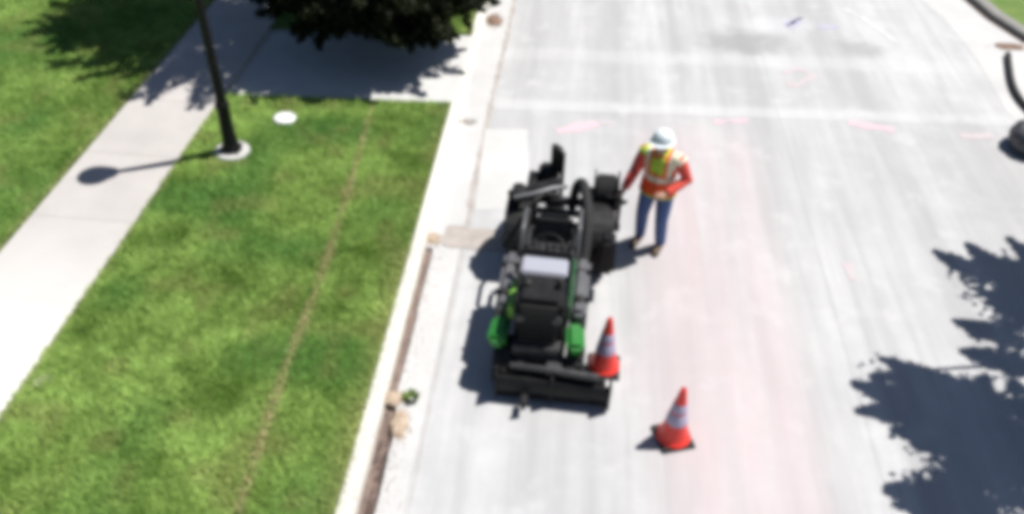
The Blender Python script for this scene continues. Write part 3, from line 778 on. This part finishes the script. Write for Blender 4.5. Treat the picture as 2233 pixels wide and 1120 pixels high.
hipL, hipR = P(.095,0,.90), P(-.095,0,.90)
kneL, kneR = P(.115,.05,.49), P(-.12,.03,.49)
ankL, ankR = P(.125,-.01,.09), P(-.13,-.03,.09)
shL, shR = P(.185,.02,1.43), P(-.185,.02,1.43)
elL, elR = P(.30,.0,1.17), P(-.25,.10,1.16)
wrL, wrR = P(.16,.235,1.06), P(-.28,.33,1.00)
hdC = P(0,.115,1.655)
SKIN = paint('skin', (.42,.24,.16), .5, 0, .15, (.35,.17,.12), 12, .1)
def limb(m, a, b, c, r, k=1.0, n=14, ref=None):
    a, b, c = Vector(a), Vector(b), Vector(c)
    m.tube([a, a*.5+b*.5, b, b*.45+c*.55, c], [r[0]*k, r[1]*k, r[2]*k, r[3]*k, r[4]*k], n)
    m.ball(b, r[2]*k, n=12); m.ball(a, r[0]*k*.98, n=12)
def trunk(m, k=0.0, top=1.50, low=.88):
    pts = [(0,.0,.88,.155,.105),(0,0,.97,.160,.112),(0,.005,1.08,.145,.105),(0,.012,1.20,.158,.112),(0,.02,1.32,.178,.122),(0,.015,1.42,.170,.108),(0,.02,1.48,.105,.08),(0,.03,1.53,.062,.062)]
    pts = [p for p in pts if low-.001 <= p[2] <= top+.001]
    m.tube([P(a,b,c) for a,b,c,_,_ in pts], [(ra+k, rb+k) for *_, ra, rb in pts], 24, ref=(1,0,0))
def hand(m, wr, dirv, palm_n, side):
    """wr wrist, dirv finger direction, palm_n direction the palm faces, side=+1 thumb toward +cross"""
    d = dirv.normalized(); n = (palm_n - d*palm_n.dot(d)).normalized(); x = d.cross(n)*side
    m.tube([wr-d*.02, wr+d*.03, wr+d*.085], [(.027,.020),(.038,.016),(.040,.014)], 12, ref=tuple(x))
    for i, (o_, L_) in enumerate(((.030,.070),(.010,.080),(-.011,.074),(-.031,.058))):
        p0 = wr+d*.08+x*o_; p1 = p0+d*L_*.42+n*.010; p2 = p1+d*L_*.12+n*L_*.36; p3 = p2-d*L_*.18+n*L_*.22
        m.tube([p0-d*.02, p0, p1, p2, p3], [.0095,.0095,.009,.0085,.007], 8)
    t0 = wr+d*.028+x*.030; m.tube([t0, t0+x*.022+d*.022+n*.012, t0+x*.020+d*.045+n*.034], [.013,.011,.009], 8)
body = MB()
trunk(body)
body.tube([P(0,.025,1.47), P(0,.055,1.54), P(0,.09,1.60)], [.062,.056,.058], 16)
body.ball(hdC+Vector((0,.0,.03)), .098, (.80,.98,1.0), 24)
body.ball(hdC+Vector((0,.025,-.045)), .074, (.82,1.0,.95), 20)                      # jaw
body.tube([hdC+Vector((0,.088,.022)), hdC+Vector((0,.112,-.014)), hdC+Vector((0,.098,-.022))], [.008,.014,.010], 8)   # nose
body.tube([hdC+Vector((-.045,.078,.035)), hdC+Vector((0,.095,.036)), hdC+Vector((.045,.078,.035))], .009, 6)            # brow
body.tube([hdC+Vector((-.024,.088,-.052)), hdC+Vector((0,.098,-.052)), hdC+Vector((.024,.088,-.052))], .007, 6)        # lips
for s in (-1,1): body.ball(hdC+Vector((s*.080,-.005,-.002)), .026, (.35,.75,1.15), 10)
for sh, el, wr in ((shL,elL,wrL),(shR,elR,wrR)): limb(body, sh, el, wr, (.050,.045,.038,.036,.025))
for h_, k_, a_ in ((hipL,kneL,ankL),(hipR,kneR,ankR)): limb(body, h_, k_, a_, (.082,.075,.052,.050,.036))
for a_, s in ((ankL,1),(ankR,-1)): body.tube([a_+Vector((0,-.05,-.045)), a_+Vector((0,.06,-.05)), a_+Vector((-s*.015,.17,-.065))], [(.034,.035),(.042,.03),(.036,.018)], 12, ref=(1,0,0))
hand(body, wrR, Vector((.25,.9,-.35)), Vector((-.25,-.25,-1)), -1)
hand(body, wrL, Vector((.80,.60,-.15)), Vector((.1,-.35,-1)), 1)
remesh(body, 'body', [SKIN], per, .006, 2)
# eyes
for s in (-1,1):
    m = MB(); m.ball(hdC+Vector((s*.031,.083,.018)), .011, n=12); m.build('eye', M_WHITE, per)
# jeans
M_JEAN = paint('blue_denim', (.075,.13,.30), .8, 0, .35, (.16,.22,.38), 7, .4)
jm = MB(); trunk(jm, .008, 1.02)
for h_, k_, a_ in ((hipL,kneL,ankL),(hipR,kneR,ankR)):
    limb(jm, h_, k_, a_+Vector((0,0,-.02)), (.100,.092,.074,.070,.062)); 
for v in jm.bm.verts: v.co += noise.noise_vector(v.co*11)*.006
remesh(jm, 'jeans', [M_JEAN], per, .008, 1)
# boots
M_BOOT = paint('boot_leather', (.09,.055,.03), .6, 0, .4, (.25,.2,.15), 10, .3)
for a_, s in ((ankL,1),(ankR,-1)):
    m = MB(); m.tube([a_+Vector((0,0,.05)), a_+Vector((0,-.005,-.03))], [.054,.052], 16)
    m.tube([a_+Vector((0,-.065,-.045)), a_+Vector((0,0,-.035)), a_+Vector((-s*.006,.08,-.045)), a_+Vector((-s*.014,.17,-.055)), a_+Vector((-s*.016,.205,-.065))], [(.040,.04),(.048,.052),(.050,.042),(.046,.032),(.03,.02)], 16, ref=(1,0,0))
    bo = remesh(m, 'boot', [M_BOOT], per, .007, 2)
# shirt (long orange-red sleeves)
M_SHIRT = paint('red_orange_cloth', (.72,.085,.06), .8, 0, .3, (.5,.04,.05), 7, .4)
sm = MB(); trunk(sm, .012, 1.505, 1.0)
for sh, el, wr in ((shL,elL,wrL),(shR,elR,wrR)): limb(sm, sh, el, el+(wr-el)*.90, (.076,.072,.064,.056,.046))
for v in sm.bm.verts: v.co += noise.noise_vector(v.co*12)*.007
remesh(sm, 'shirt', [M_SHIRT], per, .008, 1)
# vest
M_VO = paint('orange_vest_cloth', (.88,.10,.015), .75, 0, .3, (.6,.05,.01), 8, .35)
M_VL = paint('lime_vest_cloth', (.45,.62,.06), .75, 0, .3, (.3,.4,.05), 8, .35)
M_VC = paint('tape_and_sunlit_shoulder', (.82,.78,.58), .4, 0, .15, (.6,.55,.4), 8, .2)  # tape bands, and the sunlit shoulder painted in the same cream
vm = MB()
pts = [(0,.0,.865,.215,.160),(0,0,.96,.205,.150),(0,.005,1.10,.185,.138),(0,.012,1.22,.182,.136),(0,.02,1.33,.198,.142),(0,.015,1.425,.196,.122),(0,.02,1.475,.150,.098),(0,.03,1.505,.085,.08)]
vm.tube([P(a,b,c) for a,b,c,_,_ in pts], [(ra, rb) for *_, ra, rb in pts], 28, ref=(1,0,0))
for s in (shL, shR): vm.tube([P(0,.02,1.41), s+Vector((0,0,.0)), s+(s-P(0,.02,1.43)).normalized()*.045+Vector((0,0,-.03))], [.08,.082,.074], 16)
for v in vm.bm.verts: v.co += noise.noise_vector(v.co*9)*.008
def vest_mat(c):
    a, b, z = c.x, c.y, c.z
    if z < .90: return 1
    if 1.10 < z < 1.18: return 2
    if z <= 1.10: return 0
    if .105 < abs(a) < .155: return 2
    if abs(a) >= .155: return (1 if a > 0 and z > 1.3 else 2 if z > 1.3 else 0)  # sunward shoulder top cream: its sunlit brightness is put into the cloth colour
    if z < 1.225 or abs(a) > .075: return 0
    return 1
vest = remesh(vm, 'vest', [M_VO, M_VL, M_VC], per, .008, 1, vest_mat)
m = MB(); m.box(P(0,.158,1.12), (.008,.006,.34), bev=.002); m.build('zip', M_BLKM, vest)
# hard hat
M_HAT = paint('white_hard_hat', (.72,.80,.84), .3, 0, .1, (.5,.55,.6), 6, .05)
m = MB(); hc = Vector((0,0,0))
m.lathe([(.128,0),(.127,.02),(.118,.06),(.095,.097),(.06,.118),(.02,.126),(0,.127)], c=hc, axis=(0,-.10,1), n=36)
ht = []
N = 40
for r_ in (0.118, .150):
    ht.append([m.bm.verts.new(hc+Vector((r_*math.cos(a), (r_+(.045 if r_ > .13 else 0)*max(0, math.sin(a)))*math.sin(a), -.002-.012*(r_ > .13)))) for a in [2*math.pi*k/N for k in range(N)]])
lo = [[m.bm.verts.new(v.co+Vector((0,0,-.006))) for v in rr] for rr in ht]
for k in range(N):
    j = (k+1) % N
    m.bm.faces.new((ht[0][k], ht[1][k], ht[1][j], ht[0][j])); m.bm.faces.new((lo[0][k], lo[0][j], lo[1][j], lo[1][k])); m.bm.faces.new((ht[1][k], lo[1][k], lo[1][j], ht[1][j]))
for dx in (-.03, 0, .03): m.tube([hc+Vector((dx,-.10,.065)), hc+Vector((dx,-.055,.112)), hc+Vector((dx,0,.128)), hc+Vector((dx,.055,.110)), hc+Vector((dx,.10,.060))], .008, 8)
ho = m.build('hard_hat', M_HAT, per); ho.location = hdC+Vector((0,-.004,.062)); ho.scale = (.87, .88, .95)
m = MB(); m.ball(hdC+Vector((0,-.028,.005)), .098, (.84,.90,.95), 20); m.build('hair', paint('dark_hair', (.03,.02,.015), .7), per)

# control bar on the machine, gripped by the worker's right hand
mwi = (Matrix.Translation(PW) @ Matrix.Rotation(FA-math.pi/2, 4, 'Z') @ Matrix.Diagonal((1.12, 1.14, .965, 1)))
mmi = (Matrix.Translation((.31,5.97,0)) @ Matrix.Rotation(-R(6), 4, 'Z')).inverted()
gr = mmi @ (mwi @ (wrR+Vector((.02,.105,-.062))))
sx_ = mmi @ (mwi @ (wrR+Vector((-.10,.115,-.050)))); sy_ = mmi @ (mwi @ (wrR+Vector((.14,.09,-.07))))
m = MB(); m.tube([sx_, gr, sy_, Vector((.80,2.66,.72)), Vector((.6,2.68,.55))], [.014,.014,.014,.018,.02], 10); m.tube([sx_, gr], .017, 10)
m.build('control_arm', M_BLKM, mc)

# ------------------------------------------------------------ trees
M_BARK = None
t = NT('bark'); v = t.coord(scale=(1,1,.25)); n_ = t.noise(14, 8, .7, v); t.bump(n_, .9, .03)
M_BARK = t.out(t.mix(t.ramp(n_, [(.35,0.),(.7,1.)]), (.06,.045,.035), (.17,.135,.10)), .95)
M_LEAFD = attr_leaf('dark_leaves', .6, .06, .12, (.03,.045,.008))
def tree(name, base, trunk_top, r0, label, sprays, seed, tone, leafsize=.075, loose=0.):
    """sprays: list of (root, tip, half width, number of leaves)"""
    T = empty(name, base, 0, label=label, cat='tree')
    m = MB(); tp = Vector(trunk_top); N = 9
    path = [Vector((tp.x*(k/N)**1.3+.05*math.sin(k*1.7), tp.y*(k/N)**1.3+.04*math.cos(k*2.1), tp.z*k/N)) for k in range(N+1)]
    m.tube(path, [r0*(1.35 if k == 0 else 1)*(1-.72*k/N) for k in range(N+1)], 14)
    rn = random.Random(seed)
    tw = MB()
    for i, (a, b, hw, n) in enumerate(sprays):
        a = Vector(a); b = Vector(b)
        if i % 3 == 0:
            k = max(2, min(N-1, int(N*(.25+.5*rn.random())))); s = path[k]
            midp = s.lerp(a, .55)+Vector((0,0,-.1*rn.random()))
            m.tube([s, midp, a], [r0*.28, r0*.17, r0*.08], 7)
        tw.tube([a, a.lerp(b, .5), b], [.018,.011,.004], 5)
    m.build('trunk', M_BARK, T)
    crown_twigs = tw
    V = []; C = []
    r_ = np.random.default_rng(seed)
    for (a, b, hw, n) in sprays:
        a = np.array(a); b = np.array(b)
        tt = r_.random(n)**.8; wid = hw*(1-tt**1.6*.88)
        off_ = np.clip(r_.normal(0, 1, (n,3)), -1.5, 1.5)*np.array([.55,.55,.42])*wid[:,None]
        c_ = a+(b-a)*tt[:,None]+off_
        d1 = r_.normal(0,1,(n,3)); d1 += (b-a)/np.linalg.norm(b-a)*.9; d1[:,2] -= .2; d1 /= np.linalg.norm(d1,axis=1)[:,None]
        up_ = r_.normal(0,1,(n,3))*.7+np.array([0,0,1]); d2 = np.cross(d1, up_); d2 /= np.linalg.norm(d2,axis=1)[:,None]
        L_ = leafsize*r_.uniform(.7,1.3,n)[:,None]; W_ = L_*.32
        V.append(np.stack([c_-d1*L_*.5, c_+d2*W_, c_+d1*L_*.5, c_-d2*W_], 1))
        g_ = r_.uniform(.6,1.45,(n,1))*r_.uniform(.8,1.25); C.append(np.repeat(np.array(tone)[None]*g_, 4, 0))
    V = np.concatenate(V).reshape(-1,3); C = np.concatenate(C); F = np.arange(len(V)).reshape(-1,4)
    o = link('crown', mesh_np('crown', V, F, 4, C, [M_LEAFD]), T)
    crown_twigs.build('twigs', M_BARK, o, smooth=0)
    return T
def ell_sprays(c, r, n, rn, zc=None, ln=.9, nl=150, hw=.22, inner=.45):
    out = []
    for _ in range(n):
        d = Vector((rn.gauss(0,1), rn.gauss(0,1), rn.gauss(0,1))).normalized(); k = inner+(1-inner)*rn.random()**.6
        p = Vector((c[0]+d.x*r[0]*k, c[1]+d.y*r[1]*k, c[2]+d.z*r[2]*k))
        rad = Vector((d.x, d.y, d.z*.4-.15)).normalized()
        rad = (rad+Vector((rn.gauss(0,.35), rn.gauss(0,.35), rn.gauss(0,.25)))).normalized(); L_ = ln*(.6+.8*rn.random())
        out.append((tuple(p-rad*L_*.7), tuple(p+rad*L_*.45), hw*(.7+.6*rn.random()), nl))
    return out
rn = random.Random(11)
tb = Vector((-2.55, 14.55, LZ-.05))
sp = ell_sprays((-.2,.75,3.9), (3.3,3.0,2.3), 480, rn, nl=170, hw=.25)
sp += ell_sprays((.12,-.85,1.25), (1.95,1.65,.80), 450, rn, nl=260, hw=.25, ln=.6, inner=.15)
sp += ell_sprays((-2.3,.9,4.5), (1.3,1.5,1.2), 190, rn, nl=200, hw=.28)
tree('tree', tb, (.05,.3,4.6), .17, 'dark dense leafy tree with low branches beyond the driveway, between curb and sidewalk', sp, 21, (.014,.019,.007), .085)
# tree on the right, out of frame: only its shadow falls in the picture
sh_off = Vector((.93, .36, 0))*(1/math.tan(SUN_EL))/math.hypot(.93,.36)
tb2 = Vector((9.6, 7.4, LZ))
def lift(px, py, z): g_ = G(px, py); return g_ + sh_off*z + Vector((0,0,z)) - tb2
tips = [(2040,548,2140,600),(2110,532,2190,600),(2135,560,2220,590),(2200,520,2290,600),(2085,700,2190,735),(2100,765,2200,790),(2150,640,2240,690),(2170,585,2260,650),
        (1925,782,2080,850),(1862,835,2010,880),(1870,895,2020,900),(1950,940,2080,930),(2000,975,2110,950),(1935,1068,2060,1080),(2060,1010,2180,1020),(1990,1110,2100,1130),(1960,830,2100,870),(1900,860,2040,890)]
sp = []
rn = random.Random(5)
for i, (x, y, x2, y2) in enumerate(tips):
    z = 3.3+.8*rn.random()
    a = lift(x2, y2, z+.15); b = lift(x, y, z-.1)
    sp.append((tuple(a), tuple(b), .21, 650))
    a2 = lift(x2+60, y2+15, z+.5); sp.append((tuple(a2), tuple((Vector(a)+Vector(b))*.5), .27, 420))
def fill(px, py, spread=.35, zz=3.8, n=330):
    p = lift(px, py, zz+rn.uniform(-.5,.6)); d = Vector((rn.gauss(0,1), rn.gauss(0,1), rn.gauss(0,.4))).normalized()*.45
    sp.append((tuple(p-d), tuple(p+d), spread, n))
for px, py in ((2230,600),(2200,640),(2240,700),(2260,660),(2200,690),(2120,890),(2070,880),(2020,870),(1960,880),(2000,840),(2100,920),(2150,930),(2200,900),(2250,900),(2250,960),(2200,970),(2150,990),(2100,1000),(2200,1040),(2150,1050),(2100,1060),(2250,1040),(2060,1100),(2120,1110),(2060,920),(2010,920),(2300,700),(2300,900),(2320,1000),(2130,880),(2170,960),(2290,620),(2280,740),(2060,1080),(2140,900),(2090,960)):
    fill(px, py)
sp += ell_sprays((1.7,-.3,4.7), (2.5,3.2,1.9), 200, rn, nl=170, hw=.3)
tree('tree', tb2, (.9,0,5.2), .2, 'broad leafy tree standing beyond the right curb, its spiky shadow on the street', sp, 33, (.05,.085,.02), .10)
